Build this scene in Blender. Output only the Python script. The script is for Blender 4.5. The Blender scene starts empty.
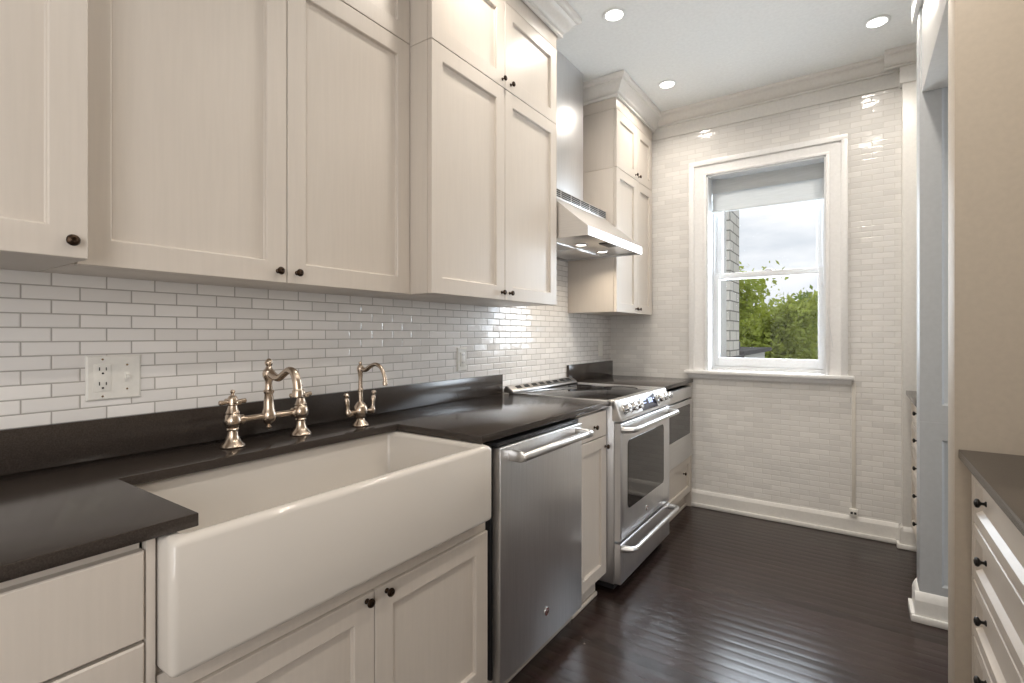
import bpy, bmesh, math, random
from mathutils import Vector, Matrix
random.seed(7)
S = bpy.context.scene
COL = S.collection

# ------------------------------------------------------------------ camera, world, lights, exposure
H, D, PSI = 1.235, 1.62, 34.41
cam_d = bpy.data.cameras.new('camera'); cam = bpy.data.objects.new('camera', cam_d); COL.objects.link(cam)
cam_d.sensor_width = 36; cam_d.lens = 504 / 1024 * 36
cam_d.shift_y = -6.8 / 1024
cam_d.clip_start = 0.02; cam_d.clip_end = 200
cam.location = (D, 0, H); cam.rotation_euler = (math.radians(90), 0, math.radians(PSI))
S.camera = cam
S.view_settings.view_transform = 'Standard'; S.view_settings.look = 'None'
S.view_settings.gamma = 1; S.view_settings.use_curve_mapping = False
S.view_settings.exposure = 0.22

WARM = (1.0, 0.92, 0.82); COOL = (0.82, 0.91, 1.0)
CEIL = 2.865; LY = 3.755; XR = 2.45; YB = -2.6

w = bpy.data.worlds.new('sky'); S.world = w; w.use_nodes = True
nt = w.node_tree; bg = nt.nodes['Background']
tc = nt.nodes.new('ShaderNodeTexCoord'); mp = nt.nodes.new('ShaderNodeMapping'); nz = nt.nodes.new('ShaderNodeTexNoise'); cr = nt.nodes.new('ShaderNodeValToRGB')
mp.inputs['Scale'].default_value = (2.2, 2.2, 7.0)
nz.inputs['Scale'].default_value = 2.2; nz.inputs['Detail'].default_value = 8; nz.inputs['Roughness'].default_value = .55
cr.color_ramp.elements[0].position = .32; cr.color_ramp.elements[0].color = (.66, .71, .77, 1)
cr.color_ramp.elements[1].position = .62; cr.color_ramp.elements[1].color = (.93, .95, .98, 1)
nt.links.new(tc.outputs['Generated'], mp.inputs[0]); nt.links.new(mp.outputs[0], nz.inputs['Vector'])
nt.links.new(nz.outputs['Fac'], cr.inputs[0]); nt.links.new(cr.outputs[0], bg.inputs[0])
bg.inputs[1].default_value = .96

def area(name, loc, rot, sx, sy, power, color, shape='RECTANGLE', spread=180):
    d = bpy.data.lights.new(name, 'AREA'); d.shape = shape; d.size = sx; d.size_y = sy
    d.energy = power; d.color = color; d.spread = math.radians(spread)
    o = bpy.data.objects.new(name, d); COL.objects.link(o); o.location = loc; o.rotation_euler = rot
    return o
R90 = math.pi / 2
# daylight: the window just outside the far wall and the next room beyond the opening; then added fill lamps
area('window_daylight', (1.10, 4.12, 1.75), (-R90, 0, 0), 0.70, 1.30, 26, COOL)
area('passage_daylight', (3.30, 2.40, 1.55), (0, R90, 0), 1.9, 0.75, 6, COOL)
area('back_fill', (1.3, YB + .05, 1.6), (R90, 0, 0), 2.0, 1.9, 13, (1.0, .97, .93))  # fill lamp added behind the camera; the back wall has no window
area('side_fill', (2.42, -1.45, 1.55), (0, R90, 0), 1.5, 1.3, 34, (.97, .98, 1.0))  # added fill from the right to brighten the sink side; solid wall behind it
CANS = [(.600, 2.410), (.601, 3.273), (1.705, 3.238), (1.705, 2.40), (.60, 1.55), (1.705, 1.55), (1.705, .70)]
for cx, cy in CANS:
    area('downlight', (cx, cy, CEIL - .012), (0, 0, 0), 0.09, .09, 4.2, WARM, 'DISK', 150)

# ------------------------------------------------------------------ materials
def new_mat(name):
    m = bpy.data.materials.new(name); m.use_nodes = True
    return m, m.node_tree, m.node_tree.nodes['Principled BSDF']
def P_(b, **k):
    for n, v in k.items():
        b.inputs[n.replace('_', ' ')].default_value = v
def noise_bump(nt, b, scale, strength, dist=.002, stretch=None, detail=3):
    tc = nt.nodes.new('ShaderNodeTexCoord'); mp = nt.nodes.new('ShaderNodeMapping'); n = nt.nodes.new('ShaderNodeTexNoise'); bu = nt.nodes.new('ShaderNodeBump')
    mp.inputs['Scale'].default_value = stretch or (1, 1, 1)
    n.inputs['Scale'].default_value = scale; n.inputs['Detail'].default_value = detail
    bu.inputs['Strength'].default_value = strength; bu.inputs['Distance'].default_value = dist
    nt.links.new(tc.outputs['Object'], mp.inputs[0]); nt.links.new(mp.outputs[0], n.inputs['Vector'])
    nt.links.new(n.outputs['Fac'], bu.inputs['Height']); nt.links.new(bu.outputs[0], b.inputs['Normal'])
    return n
def ramp_col(nt, b, n, c0, c1, p0=.3, p1=.7):
    r = nt.nodes.new('ShaderNodeValToRGB')
    r.color_ramp.elements[0].position = p0; r.color_ramp.elements[0].color = (*c0, 1)
    r.color_ramp.elements[1].position = p1; r.color_ramp.elements[1].color = (*c1, 1)
    nt.links.new(n.outputs['Fac'], r.inputs[0]); nt.links.new(r.outputs[0], b.inputs['Base Color'])
def simple(name, col, rough, metal=0, **k):
    m, nt, b = new_mat(name); P_(b, Base_Color=(*col, 1), Roughness=rough, Metallic=metal, **k)
    n = noise_bump(nt, b, 60, .04, .001)
    ramp_col(nt, b, n, tuple(c * .97 for c in col), tuple(min(1, c * 1.03) for c in col))
    return m
def emit(name, col, s):
    m, nt, b = new_mat(name); P_(b, Base_Color=(*col, 1), Emission_Color=(*col, 1), Emission_Strength=s); return m
M = {}
def paint(name, col):
    m, nt, b = new_mat(name); P_(b, Roughness=.36)
    n = noise_bump(nt, b, 18, .10, .0008, (6, 6, .35), 6)         # fine brushed oak grain running up the doors
    ramp_col(nt, b, n, tuple(c * .98 for c in col), tuple(c * 1.01 for c in col), .35, .65)
    return m
M['paint'] = paint('cabinet_cream_paint', (.650, .588, .522))
M['trim'] = simple('trim_white_paint', (.80, .78, .745), .35)
M['casing'] = simple('casing_white_paint', (.88, .87, .86), .32)
M['window_paint'] = simple('window_white_paint', (.74, .745, .75), .3)
M['plaster'] = simple('wall_warm_paint', (.53, .46, .375), .6)
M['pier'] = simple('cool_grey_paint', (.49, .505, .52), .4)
M['ceiling'] = simple('ceiling_paint', (.90, .92, .915), .8)
M['dark_gap'] = simple('dark_recess', (.02, .018, .016), .7)
M['black_plastic'] = simple('black_plastic', (.02, .02, .022), .4)
M['bronze'] = simple('oil_rubbed_bronze', (.045, .028, .018), .32, .9)
M['black_iron'] = simple('black_iron', (.02, .018, .017), .4, .5)
M['plate'] = simple('white_plastic', (.82, .80, .75), .35)
M['plate_grey'] = simple('painted_cover', (.74, .70, .63), .5)
M['slot'] = simple('slot_dark', (.02, .02, .02), .6)
M['chrome'] = simple('polished_steel', (.80, .80, .80), .10, 1)
M['badge'] = simple('badge_maroon', (.16, .03, .035), .25, .3)
M['fireclay'], _n, _b = new_mat('fireclay_glaze'); P_(_b, Base_Color=(.68, .635, .58, 1), Roughness=.09)
M['blind'] = None
def steel(name, col, rough, stretch):
    m, nt, b = new_mat(name); P_(b, Metallic=1.0, Roughness=rough)
    tc = nt.nodes.new('ShaderNodeTexCoord'); mp = nt.nodes.new('ShaderNodeMapping'); n = nt.nodes.new('ShaderNodeTexNoise'); mp.inputs['Scale'].default_value = stretch
    n.inputs['Scale'].default_value = 12; n.inputs['Detail'].default_value = 4
    nt.links.new(tc.outputs['Object'], mp.inputs[0]); nt.links.new(mp.outputs[0], n.inputs['Vector'])
    ramp_col(nt, b, n, tuple(c * .95 for c in col), tuple(min(1, c * 1.04) for c in col), .3, .7)
    n2 = nt.nodes.new('ShaderNodeTexNoise'); mr = nt.nodes.new('ShaderNodeMapRange')        # soft wiping smudges
    n2.inputs['Scale'].default_value = 5; n2.inputs['Detail'].default_value = 4
    mr.inputs['To Min'].default_value = rough - .06; mr.inputs['To Max'].default_value = rough + .08
    nt.links.new(tc.outputs['Object'], n2.inputs['Vector']); nt.links.new(n2.outputs['Fac'], mr.inputs['Value']); nt.links.new(mr.outputs[0], b.inputs['Roughness'])
    return m
M['steel'] = steel('brushed_steel', (.72, .71, .70), .30, (1, .4, 30))
M['steel_v'] = steel('brushed_steel_upright', (.76, .76, .77), .34, (12, 12, .4))
M['nickel'] = simple('brushed_nickel', (.56, .46, .37), .25, 1)
M['glass_black'] = simple('black_ceramic_glass', (.010, .009, .009), .04)
M['oven_glass'] = simple('oven_window_glass', (.018, .015, .014), .05)
M['display'] = simple('display_glass', (.015, .02, .045), .06)
M['led'] = emit('display_glow', (.45, .55, .95), .7)
M['lens'] = emit('lamp_lens', (1.0, .97, .92), 6.0)
M['hood_lamp'] = emit('hood_lamp_lens', (1.0, .92, .80), 5.0)

def glass_mat():
    m, nt, b = new_mat('window_glass')
    out = nt.nodes['Material Output']
    tr = nt.nodes.new('ShaderNodeBsdfTransparent'); gl = nt.nodes.new('ShaderNodeBsdfGlossy'); mx = nt.nodes.new('ShaderNodeMixShader')
    gl.inputs['Roughness'].default_value = 0.02; mx.inputs[0].default_value = .012
    nt.links.new(tr.outputs[0], mx.inputs[1]); nt.links.new(gl.outputs[0], mx.inputs[2]); nt.links.new(mx.outputs[0], out.inputs[0])
    return m
M['glass'] = glass_mat()
def fabric():
    m, nt, b = new_mat('blind_linen'); P_(b, Roughness=.8)
    n = noise_bump(nt, b, 40, .2, .001, (.3, 1, 8), 3); ramp_col(nt, b, n, (.66, .68, .68), (.76, .78, .78))
    out = nt.nodes['Material Output']; tl = nt.nodes.new('ShaderNodeBsdfTranslucent'); mx = nt.nodes.new('ShaderNodeMixShader')
    tl.inputs[0].default_value = (.75, .78, .80, 1); mx.inputs[0].default_value = .16
    nt.links.new(b.outputs[0], mx.inputs[1]); nt.links.new(tl.outputs[0], mx.inputs[2]); nt.links.new(mx.outputs[0], out.inputs[0])
    return m
M['blind'] = fabric()

def stone():
    m, nt, b = new_mat('honed_dark_quartz'); P_(b, Roughness=.16, IOR=1.5)
    n = noise_bump(nt, b, 420, .02, .0004, None, 2)
    ramp_col(nt, b, n, (.032, .025, .021), (.056, .045, .039), .35, .8)
    return m
M['stone'] = stone()

def tile(name, axis, u0, v0, bw=.1096, rh=.0340, col=(.85, .825, .80), grout=(.40, .375, .345), mortar=.0014, tilt=.05):
    m, nt, b = new_mat(name); L = nt.links.new
    N = nt.nodes.new
    def math_(op, a, c=None):
        n = N('ShaderNodeMath'); n.operation = op
        for i, v in enumerate((a, c)):
            if v is None: continue
            if isinstance(v, (int, float)): n.inputs[i].default_value = v
            else: L(v, n.inputs[i])
        return n.outputs[0]
    geo = N('ShaderNodeNewGeometry'); sp = N('ShaderNodeSeparateXYZ'); L(geo.outputs['Position'], sp.inputs[0])
    u = math_('SUBTRACT', sp.outputs[axis], u0); v = math_('SUBTRACT', sp.outputs['Z'], v0)
    row = math_('FLOOR', math_('DIVIDE', v, rh))
    par = math_('MODULO', math_('ADD', row, 1000.0), 2.0)
    uu = math_('ADD', math_('DIVIDE', u, bw), math_('MULTIPLY', par, .5))
    colid = math_('FLOOR', uu)
    fu = math_('MULTIPLY', math_('SUBTRACT', uu, colid), bw); fv = math_('MULTIPLY', math_('SUBTRACT', math_('DIVIDE', v, rh), row), rh)
    du = math_('MINIMUM', fu, math_('SUBTRACT', bw, fu)); dv = math_('MINIMUM', fv, math_('SUBTRACT', rh, fv))
    dist = math_('MINIMUM', du, dv)
    cb = N('ShaderNodeCombineXYZ'); L(colid, cb.inputs[0]); L(row, cb.inputs[1])
    wn = N('ShaderNodeTexWhiteNoise'); wn.noise_dimensions = '3D'; L(cb.outputs[0], wn.inputs['Vector'])
    mask = N('ShaderNodeMapRange'); mask.inputs['From Min'].default_value = mortar * .7; mask.inputs['From Max'].default_value = mortar * 1.5; L(dist, mask.inputs['Value'])
    # colour: slight tone change from tile to tile
    tone = N('ShaderNodeMapRange'); tone.inputs['To Min'].default_value = .93; tone.inputs['To Max'].default_value = 1.05; L(wn.outputs['Value'], tone.inputs['Value'])
    tcol = N('ShaderNodeMix'); tcol.data_type = 'RGBA'; tcol.blend_type = 'MULTIPLY'; tcol.inputs[0].default_value = 1
    tcol.inputs[6].default_value = (*col, 1); L(tone.outputs[0], tcol.inputs[7])
    mix = N('ShaderNodeMix'); mix.data_type = 'RGBA'; L(mask.outputs[0], mix.inputs[0]); mix.inputs[6].default_value = (*grout, 1); L(tcol.outputs[2], mix.inputs[7])
    L(mix.outputs[2], b.inputs['Base Color'])
    ro = N('ShaderNodeMapRange'); ro.inputs['To Min'].default_value = .8; ro.inputs['To Max'].default_value = .10; L(mask.outputs[0], ro.inputs['Value']); L(ro.outputs[0], b.inputs['Roughness'])
    # relief: recessed joint, wavy hand-made glaze, each tile set a hair out of true
    edge = N('ShaderNodeMapRange'); edge.inputs['From Min'].default_value = mortar * .6; edge.inputs['From Max'].default_value = mortar + .0025; L(dist, edge.inputs['Value'])
    nz = N('ShaderNodeTexNoise'); nz.inputs['Scale'].default_value = 22; nz.inputs['Detail'].default_value = 2; L(geo.outputs['Position'], nz.inputs['Vector'])
    h = math_('ADD', math_('MULTIPLY', edge.outputs[0], .0009), math_('MULTIPLY', nz.outputs['Fac'], .0016))
    bu = N('ShaderNodeBump'); bu.inputs['Strength'].default_value = .8; bu.inputs['Distance'].default_value = 1.0; L(h, bu.inputs['Height'])
    vs = N('ShaderNodeVectorMath'); vs.operation = 'SUBTRACT'; L(wn.outputs['Color'], vs.inputs[0]); vs.inputs[1].default_value = (.5, .5, .5)
    vm = N('ShaderNodeVectorMath'); vm.operation = 'SCALE'; L(vs.outputs[0], vm.inputs[0]); vm.inputs['Scale'].default_value = tilt
    va = N('ShaderNodeVectorMath'); va.operation = 'ADD'; L(bu.outputs[0], va.inputs[0]); L(vm.outputs[0], va.inputs[1])
    vn = N('ShaderNodeVectorMath'); vn.operation = 'NORMALIZE'; L(va.outputs[0], vn.inputs[0]); L(vn.outputs[0], b.inputs['Normal'])
    return m
M['tile_left'] = tile('white_brick_tile_side', 'Y', .379, 1.354)
M['tile_far'] = tile('white_brick_tile_end', 'X', .05, 1.354, grout=(.66, .635, .60), col=(.80, .78, .75))

def floor_mat():
    m, nt, b = new_mat('dark_strip_floor'); L = nt.links.new; N = nt.nodes.new
    geo = N('ShaderNodeNewGeometry'); br = N('ShaderNodeTexBrick')
    br.inputs['Scale'].default_value = 1; br.inputs['Brick Width'].default_value = 1.3; br.inputs['Row Height'].default_value = .057; br.inputs['Mortar Size'].default_value = .0012
    br.inputs['Mortar Smooth'].default_value = .3; br.offset = .37; br.offset_frequency = 3
    br.inputs['Color1'].default_value = (.027, .016, .013, 1); br.inputs['Color2'].default_value = (.050, .031, .027, 1); br.inputs['Mortar'].default_value = (.004, .003, .003, 1)
    L(geo.outputs['Position'], br.inputs['Vector'])
    mp = N('ShaderNodeMapping'); mp.inputs['Scale'].default_value = (1.5, 22, 1); L(geo.outputs['Position'], mp.inputs[0])
    gr = N('ShaderNodeTexNoise'); gr.inputs['Scale'].default_value = 3; gr.inputs['Detail'].default_value = 7; L(mp.outputs[0], gr.inputs['Vector'])
    mx = N('ShaderNodeMix'); mx.data_type = 'RGBA'; mx.blend_type = 'MULTIPLY'; mx.inputs[0].default_value = .5
    L(br.outputs['Color'], mx.inputs[6]); L(gr.outputs['Color'], mx.inputs[7])
    # worn pale nicks
    sp = N('ShaderNodeTexNoise'); sp.inputs['Scale'].default_value = 55; sp.inputs['Detail'].default_value = 3; L(geo.outputs['Position'], sp.inputs['Vector'])
    rp = N('ShaderNodeValToRGB'); rp.color_ramp.elements[0].position = .735; rp.color_ramp.elements[1].position = .77; L(sp.outputs['Fac'], rp.inputs[0])
    m2 = N('ShaderNodeMix'); m2.data_type = 'RGBA'; L(rp.outputs[0], m2.inputs[0]); L(mx.outputs[2], m2.inputs[6]); m2.inputs[7].default_value = (.18, .15, .13, 1)
    L(m2.outputs[2], b.inputs['Base Color'])
    rr = N('ShaderNodeMapRange'); rr.inputs['To Min'].default_value = .12; rr.inputs['To Max'].default_value = .34; L(gr.outputs['Fac'], rr.inputs['Value']); L(rr.outputs[0], b.inputs['Roughness'])
    # each strip slightly crowned, with an open joint
    spx = N('ShaderNodeSeparateXYZ'); L(geo.outputs['Position'], spx.inputs[0])
    def mt(op, *a):
        n = N('ShaderNodeMath'); n.operation = op
        for i, v in enumerate(a):
            if isinstance(v, (int, float)): n.inputs[i].default_value = v
            else: L(v, n.inputs[i])
        return n.outputs[0]
    f = mt('SUBTRACT', mt('FRACT', mt('DIVIDE', spx.outputs['Y'], .057)), .5)
    crown = mt('MULTIPLY', mt('MULTIPLY', f, f), -.0026)
    joint = mt('MULTIPLY', br.outputs['Fac'], -.0012)
    hh = mt('ADD', mt('ADD', crown, joint), mt('MULTIPLY', gr.outputs['Fac'], .0008))
    bu = N('ShaderNodeBump'); bu.inputs['Strength'].default_value = .8; bu.inputs['Distance'].default_value = 1.0; L(hh, bu.inputs['Height']); L(bu.outputs[0], b.inputs['Normal'])
    return m
M['floor'] = floor_mat()
def brick_out():
    m, nt, b = new_mat('pale_old_brick'); P_(b, Roughness=.9); L = nt.links.new; N = nt.nodes.new
    geo = N('ShaderNodeNewGeometry'); sp = N('ShaderNodeSeparateXYZ'); cb = N('ShaderNodeCombineXYZ'); br = N('ShaderNodeTexBrick')
    ad = N('ShaderNodeMath'); L(geo.outputs['Position'], sp.inputs[0]); L(sp.outputs['X'], ad.inputs[0]); L(sp.outputs['Y'], ad.inputs[1])
    L(ad.outputs[0], cb.inputs[0]); L(sp.outputs['Z'], cb.inputs[1]); L(cb.outputs[0], br.inputs['Vector'])
    br.inputs['Scale'].default_value = 1; br.inputs['Brick Width'].default_value = .30; br.inputs['Row Height'].default_value = .098; br.inputs['Mortar Size'].default_value = .007
    br.inputs['Color1'].default_value = (.62, .58, .52, 1); br.inputs['Color2'].default_value = (.72, .68, .62, 1); br.inputs['Mortar'].default_value = (.24, .22, .19, 1)
    L(br.outputs['Color'], b.inputs['Base Color'])
    return m
M['brick'] = brick_out()
M['stucco'] = simple('pale_stucco', (.75, .73, .70), .9)
M['roof'] = simple('dark_roofing', (.10, .095, .095), .8)
M['bark'] = simple('bark', (.10, .075, .05), .9)
def leaf(name, c):
    m, nt, b = new_mat(name); P_(b, Roughness=.55)
    n = noise_bump(nt, b, 1.5, .1, .01); ramp_col(nt, b, n, tuple(x * .6 for x in c), tuple(x * 1.35 for x in c), .35, .65)
    out = nt.nodes['Material Output']; tl = nt.nodes.new('ShaderNodeBsdfTranslucent'); mx = nt.nodes.new('ShaderNodeMixShader')
    tl.inputs[0].default_value = (c[0] * 1.6, c[1] * 1.5, c[2] * .8, 1); mx.inputs[0].default_value = .35
    nt.links.new(b.outputs[0], mx.inputs[1]); nt.links.new(tl.outputs[0], mx.inputs[2]); nt.links.new(mx.outputs[0], out.inputs[0])
    return m
M['leaf_yellow'] = leaf('leaf_yellow_green', (.36, .42, .10)); M['leaf_mid'] = leaf('leaf_mid_green', (.22, .31, .08)); M['leaf_dark'] = leaf('leaf_dark_green', (.10, .17, .05))

# ------------------------------------------------------------------ mesh helpers
class B:
    def __init__(s): s.bm = bmesh.new()
    def _merge(s, t):
        me = bpy.data.meshes.new('t'); t.to_mesh(me); t.free(); s.bm.from_mesh(me); bpy.data.meshes.remove(me); return s
    def box(s, x0, x1, y0, y1, z0, z1, bev=0, seg=2):
        t = bmesh.new(); bmesh.ops.create_cube(t, size=1, matrix=Matrix.Translation(((x0+x1)/2, (y0+y1)/2, (z0+z1)/2)) @ Matrix.Diagonal((x1-x0, y1-y0, z1-z0, 1)))
        if bev: bmesh.ops.bevel(t, geom=t.edges[:], offset=bev, segments=seg, affect='EDGES', profile=.5)
        return s._merge(t)
    def prism(s, poly, axis, a0, a1, bev=0, seg=2):
        """polygon in the two other axes (in x,y,z order), extruded along axis from a0 to a1"""
        def pt(p, a): return {'x': (a, p[0], p[1]), 'y': (p[0], a, p[1]), 'z': (p[0], p[1], a)}[axis]
        t = bmesh.new(); n = len(poly)
        v0 = [t.verts.new(pt(p, a0)) for p in poly]; v1 = [t.verts.new(pt(p, a1)) for p in poly]
        t.faces.new(v0); t.faces.new(v1[::-1])
        for i in range(n): t.faces.new((v0[i], v1[i], v1[(i+1) % n], v0[(i+1) % n]))
        bmesh.ops.recalc_face_normals(t, faces=t.faces[:])
        if bev: bmesh.ops.bevel(t, geom=t.edges[:], offset=bev, segments=seg, affect='EDGES', profile=.5)
        return s._merge(t)
    def rings(s, face, plane, a0, a1, z0, z1, prof):
        """nested rectangles: prof is a list of (inset, outwards); face is +x, -x or -y; a = y (or x)"""
        t = bmesh.new(); R = []
        for ins, o in prof:
            c = [(a0+ins, z0+ins), (a1-ins, z0+ins), (a1-ins, z1-ins), (a0+ins, z1-ins)]
            R.append([t.verts.new({'+x': (plane+o, a, z), '-x': (plane-o, a, z), '-y': (a, plane-o, z)}[face]) for a, z in c])
        t.faces.new(R[0]); t.faces.new(R[-1])
        for A, C in zip(R, R[1:]):
            for i in range(4): t.faces.new((A[i], A[(i+1) % 4], C[(i+1) % 4], C[i]))
        bmesh.ops.recalc_face_normals(t, faces=t.faces[:])
        return s._merge(t)
    def tube(s, pts, r, seg=14, smooth=True):
        """tube through points; r a number or one per point"""
        pts = [Vector(p) for p in pts]; rr = r if isinstance(r, (list, tuple)) else [r]*len(pts)
        t = bmesh.new(); R = []; up = None
        for i, p in enumerate(pts):
            d = (pts[min(i+1, len(pts)-1)] - pts[max(i-1, 0)]).normalized()
            if up is None: up = d.orthogonal().normalized()
            up = (up - d*up.dot(d)); up = up.normalized() if up.length > 1e-6 else d.orthogonal().normalized()
            q = d.cross(up)
            R.append([t.verts.new(p + rr[i]*(math.cos(k*2*math.pi/seg)*up + math.sin(k*2*math.pi/seg)*q)) for k in range(seg)])
        for A, C in zip(R, R[1:]):
            for k in range(seg): t.faces.new((A[k], A[(k+1) % seg], C[(k+1) % seg], C[k]))
        t.faces.new(R[0][::-1]); t.faces.new(R[-1])
        bmesh.ops.recalc_face_normals(t, faces=t.faces[:])
        return s._merge(t)
    def lathe(s, prof, o, axis=(0, 0, 1), seg=24, cap=True):
        """profile of (radius, height) turned about axis from o"""
        a = Vector(axis).normalized(); o = Vector(o); u = a.orthogonal().normalized(); q = a.cross(u)
        t = bmesh.new(); R = []
        for r, h in prof:
            r = max(r, 1e-4)
            R.append([t.verts.new(o + a*h + r*(math.cos(k*2*math.pi/seg)*u + math.sin(k*2*math.pi/seg)*q)) for k in range(seg)])
        for A, C in zip(R, R[1:]):
            for k in range(seg): t.faces.new((A[k], A[(k+1) % seg], C[(k+1) % seg], C[k]))
        if cap: t.faces.new(R[0][::-1]); t.faces.new(R[-1])
        bmesh.ops.recalc_face_normals(t, faces=t.faces[:])
        return s._merge(t)
def spline(pts, n=8):
    P = [Vector(p) for p in pts]; out = []
    for i in range(len(P)-1):
        p0, p1, p2, p3 = P[max(i-1, 0)], P[i], P[i+1], P[min(i+2, len(P)-1)]
        for k in range(n):
            t = k/n; out.append(.5*((2*p1) + (p2-p0)*t + (2*p0-5*p1+4*p2-p3)*t*t + (3*p1-p0-3*p2+p3)*t**3))
    return out + [P[-1]]

def off(o):
    v = Vector((0, 0, 0))
    while o: v += o.location; o = o.parent
    return v
def mesh_of(name, b, m, org):
    me = bpy.data.meshes.new(name)
    bmesh.ops.translate(b.bm, verts=b.bm.verts[:], vec=-org)
    b.bm.to_mesh(me); b.bm.free()
    me.materials.append(M[m] if isinstance(m, str) else m)
    for p in me.polygons: p.use_smooth = True
    me.set_sharp_from_angle(angle=math.radians(32))
    return me
def obj(name, b, m, parent=None, label=None):
    """one mesh object from world-space geometry"""
    o = bpy.data.objects.new(name, mesh_of(name, b, m, off(parent))); COL.objects.link(o); o.parent = parent
    if label: o['label'] = label
    return o
def thing(name, label, cat, loc, group=None, kind=None):
    o = bpy.data.objects.new(name, None); COL.objects.link(o); o.location = loc; o.empty_display_size = .1
    tag(o, label, cat, group, kind); return o
def tag(o, label=None, cat=None, group=None, kind=None):
    if label: o['label'] = label
    if cat: o['category'] = cat
    if group: o['group'] = group
    if kind: o['kind'] = kind
    return o
def struct(name, b, m, label=None, cat=None):
    return tag(obj(name, b, m), label, cat, None, 'structure')

def door(parent, face, plane, a0, a1, z0, z1, name='door', stile=.058, t=.02, rec=.012, m='paint'):
    """framed door: flat frame, small bevelled lip, sunk flat panel; plane is its front face"""
    prof = [(0, -t), (0, -.0015), (.0015, 0), (stile, 0), (stile+.0025, -.0025), (stile+.0032, -rec+.002), (stile+.0055, -rec)]
    return obj(name, B().rings(face, plane, a0, a1, z0, z1, prof), m, parent)
def slab(parent, face, plane, a0, a1, z0, z1, name='drawer', t=.02):
    return obj(name, B().rings(face, plane, a0, a1, z0, z1, [(0, -t), (0, -.003), (.003, 0), (.004, 0)]), 'paint', parent)
KN = {}
def knob(parent, face, plane, a, z, m='bronze', k=.80):
    ax = {'+x': (1, 0, 0), '-x': (-1, 0, 0)}[face]; key = (face, m, k)
    if key not in KN:
        pr = [(.0085, 0), (.0085, .002), (.0048, .005), (.0042, .011), (.0070, .0135), (.0125, .017), (.0140, .021), (.0120, .0255), (.006, .028), (.0045, .0272), (0, .0272)]
        KN[key] = mesh_of('knob', B().lathe([(r*k, h*k) for r, h in pr], (0, 0, 0), ax, 18), m, Vector((0, 0, 0)))
    o = bpy.data.objects.new('knob', KN[key]); COL.objects.link(o); o.parent = parent
    o.location = Vector((plane, a, z)) - off(parent); return o

# ------------------------------------------------------------------ room shell
T = .12
struct('floor', B().box(-T, XR+1.2, YB-T, LY+.3, -.1, 0), 'floor', 'dark brown narrow strip wood floor', 'floor')
struct('ceiling', B().box(-T, XR+1.2, YB-T, LY+.3, CEIL, CEIL+.1), 'ceiling', 'pale grey flat ceiling', 'ceiling')
struct('wall_left', B().box(-T, 0, YB-T, LY+.3, 0, CEIL), 'tile_left', 'wall of white brick tile behind the sink counter', 'wall')
WX0, WX1, WZ0, WZ1 = .735, 1.460, .985, 2.368          # window hole
wl = B(); YT = LY+.30
wl.box(-T, WX0, LY, YT, 0, CEIL); wl.box(WX1, XR+1.2, LY, YT, 0, CEIL); wl.box(WX0, WX1, LY, YT, 0, WZ0); wl.box(WX0, WX1, LY, YT, WZ1, CEIL)
struct('wall_far', wl, 'tile_far', 'white brick tile wall around the window', 'wall')
struct('wall_back', B().box(-T, XR+1.2, YB-T, YB, 0, CEIL), 'plaster', 'plain wall at the other end of the room', 'wall')
wr = B(); wr.box(XR, XR+T, YB, 1.868, 0, CEIL); wr.box(XR, XR+T, 2.92, LY, 0, CEIL)
struct('wall_right', wr, 'plaster', 'warm white wall behind the right-hand counters', 'wall')
struct('wall_partition', B().box(1.845, XR+T, 1.868, 1.990, 0, CEIL, .003), 'plaster', 'warm beige stub wall at the end of the near dark counter', 'wall')
pw = B(); pw.box(XR+T, XR+1.2, 1.87, 1.99, 0, CEIL); pw.box(XR+T, XR+1.2, 2.79, 2.92, 0, CEIL)
struct('wall_passage', pw, 'plaster', 'side walls of the passage beyond the opening', 'wall')

# panelled pier on the far side of the opening, with its plinth
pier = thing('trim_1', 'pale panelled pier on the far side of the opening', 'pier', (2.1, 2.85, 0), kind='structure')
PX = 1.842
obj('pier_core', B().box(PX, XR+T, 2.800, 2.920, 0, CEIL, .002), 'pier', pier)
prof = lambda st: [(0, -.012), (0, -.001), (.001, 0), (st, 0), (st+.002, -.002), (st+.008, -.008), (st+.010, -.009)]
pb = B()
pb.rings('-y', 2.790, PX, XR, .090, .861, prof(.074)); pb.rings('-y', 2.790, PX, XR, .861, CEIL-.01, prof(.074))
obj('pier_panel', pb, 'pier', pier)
pl = B()
pl.prism([(PX-.016, 0), (PX-.016, .092), (PX-.012, .108), (PX-.004, .125), (PX, .128), (PX+.02, .128), (PX+.02, 0)], 'y', 2.7902, 2.93)
pl.box(PX-.016, XR, 2.774, 2.79, 0, .092); pl.prism([(2.774, .092), (2.778, .108), (2.786, .125), (2.79, .128), (2.79, .092)], 'x', PX-.016, XR)
pl.box(PX-.030, XR, 2.762, 2.776, 0, .030, .005); pl.box(PX-.0301, PX-.0162, 2.7761, 2.93, 0, .0301)
obj('plinth', pl, 'trim', pier)
# header over the opening
hd = thing('trim_2', 'plain header above the opening', 'header', (2.1, 2.39, 2.28), kind='structure')
obj('header_board', B().box(1.850, XR+T, 1.990, 2.789, 2.278, CEIL, .003), 'trim', hd)
obj('header_fascia', B().box(1.825, 1.849, 1.990, 2.93, 2.650, CEIL, .003), 'trim', hd)

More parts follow.
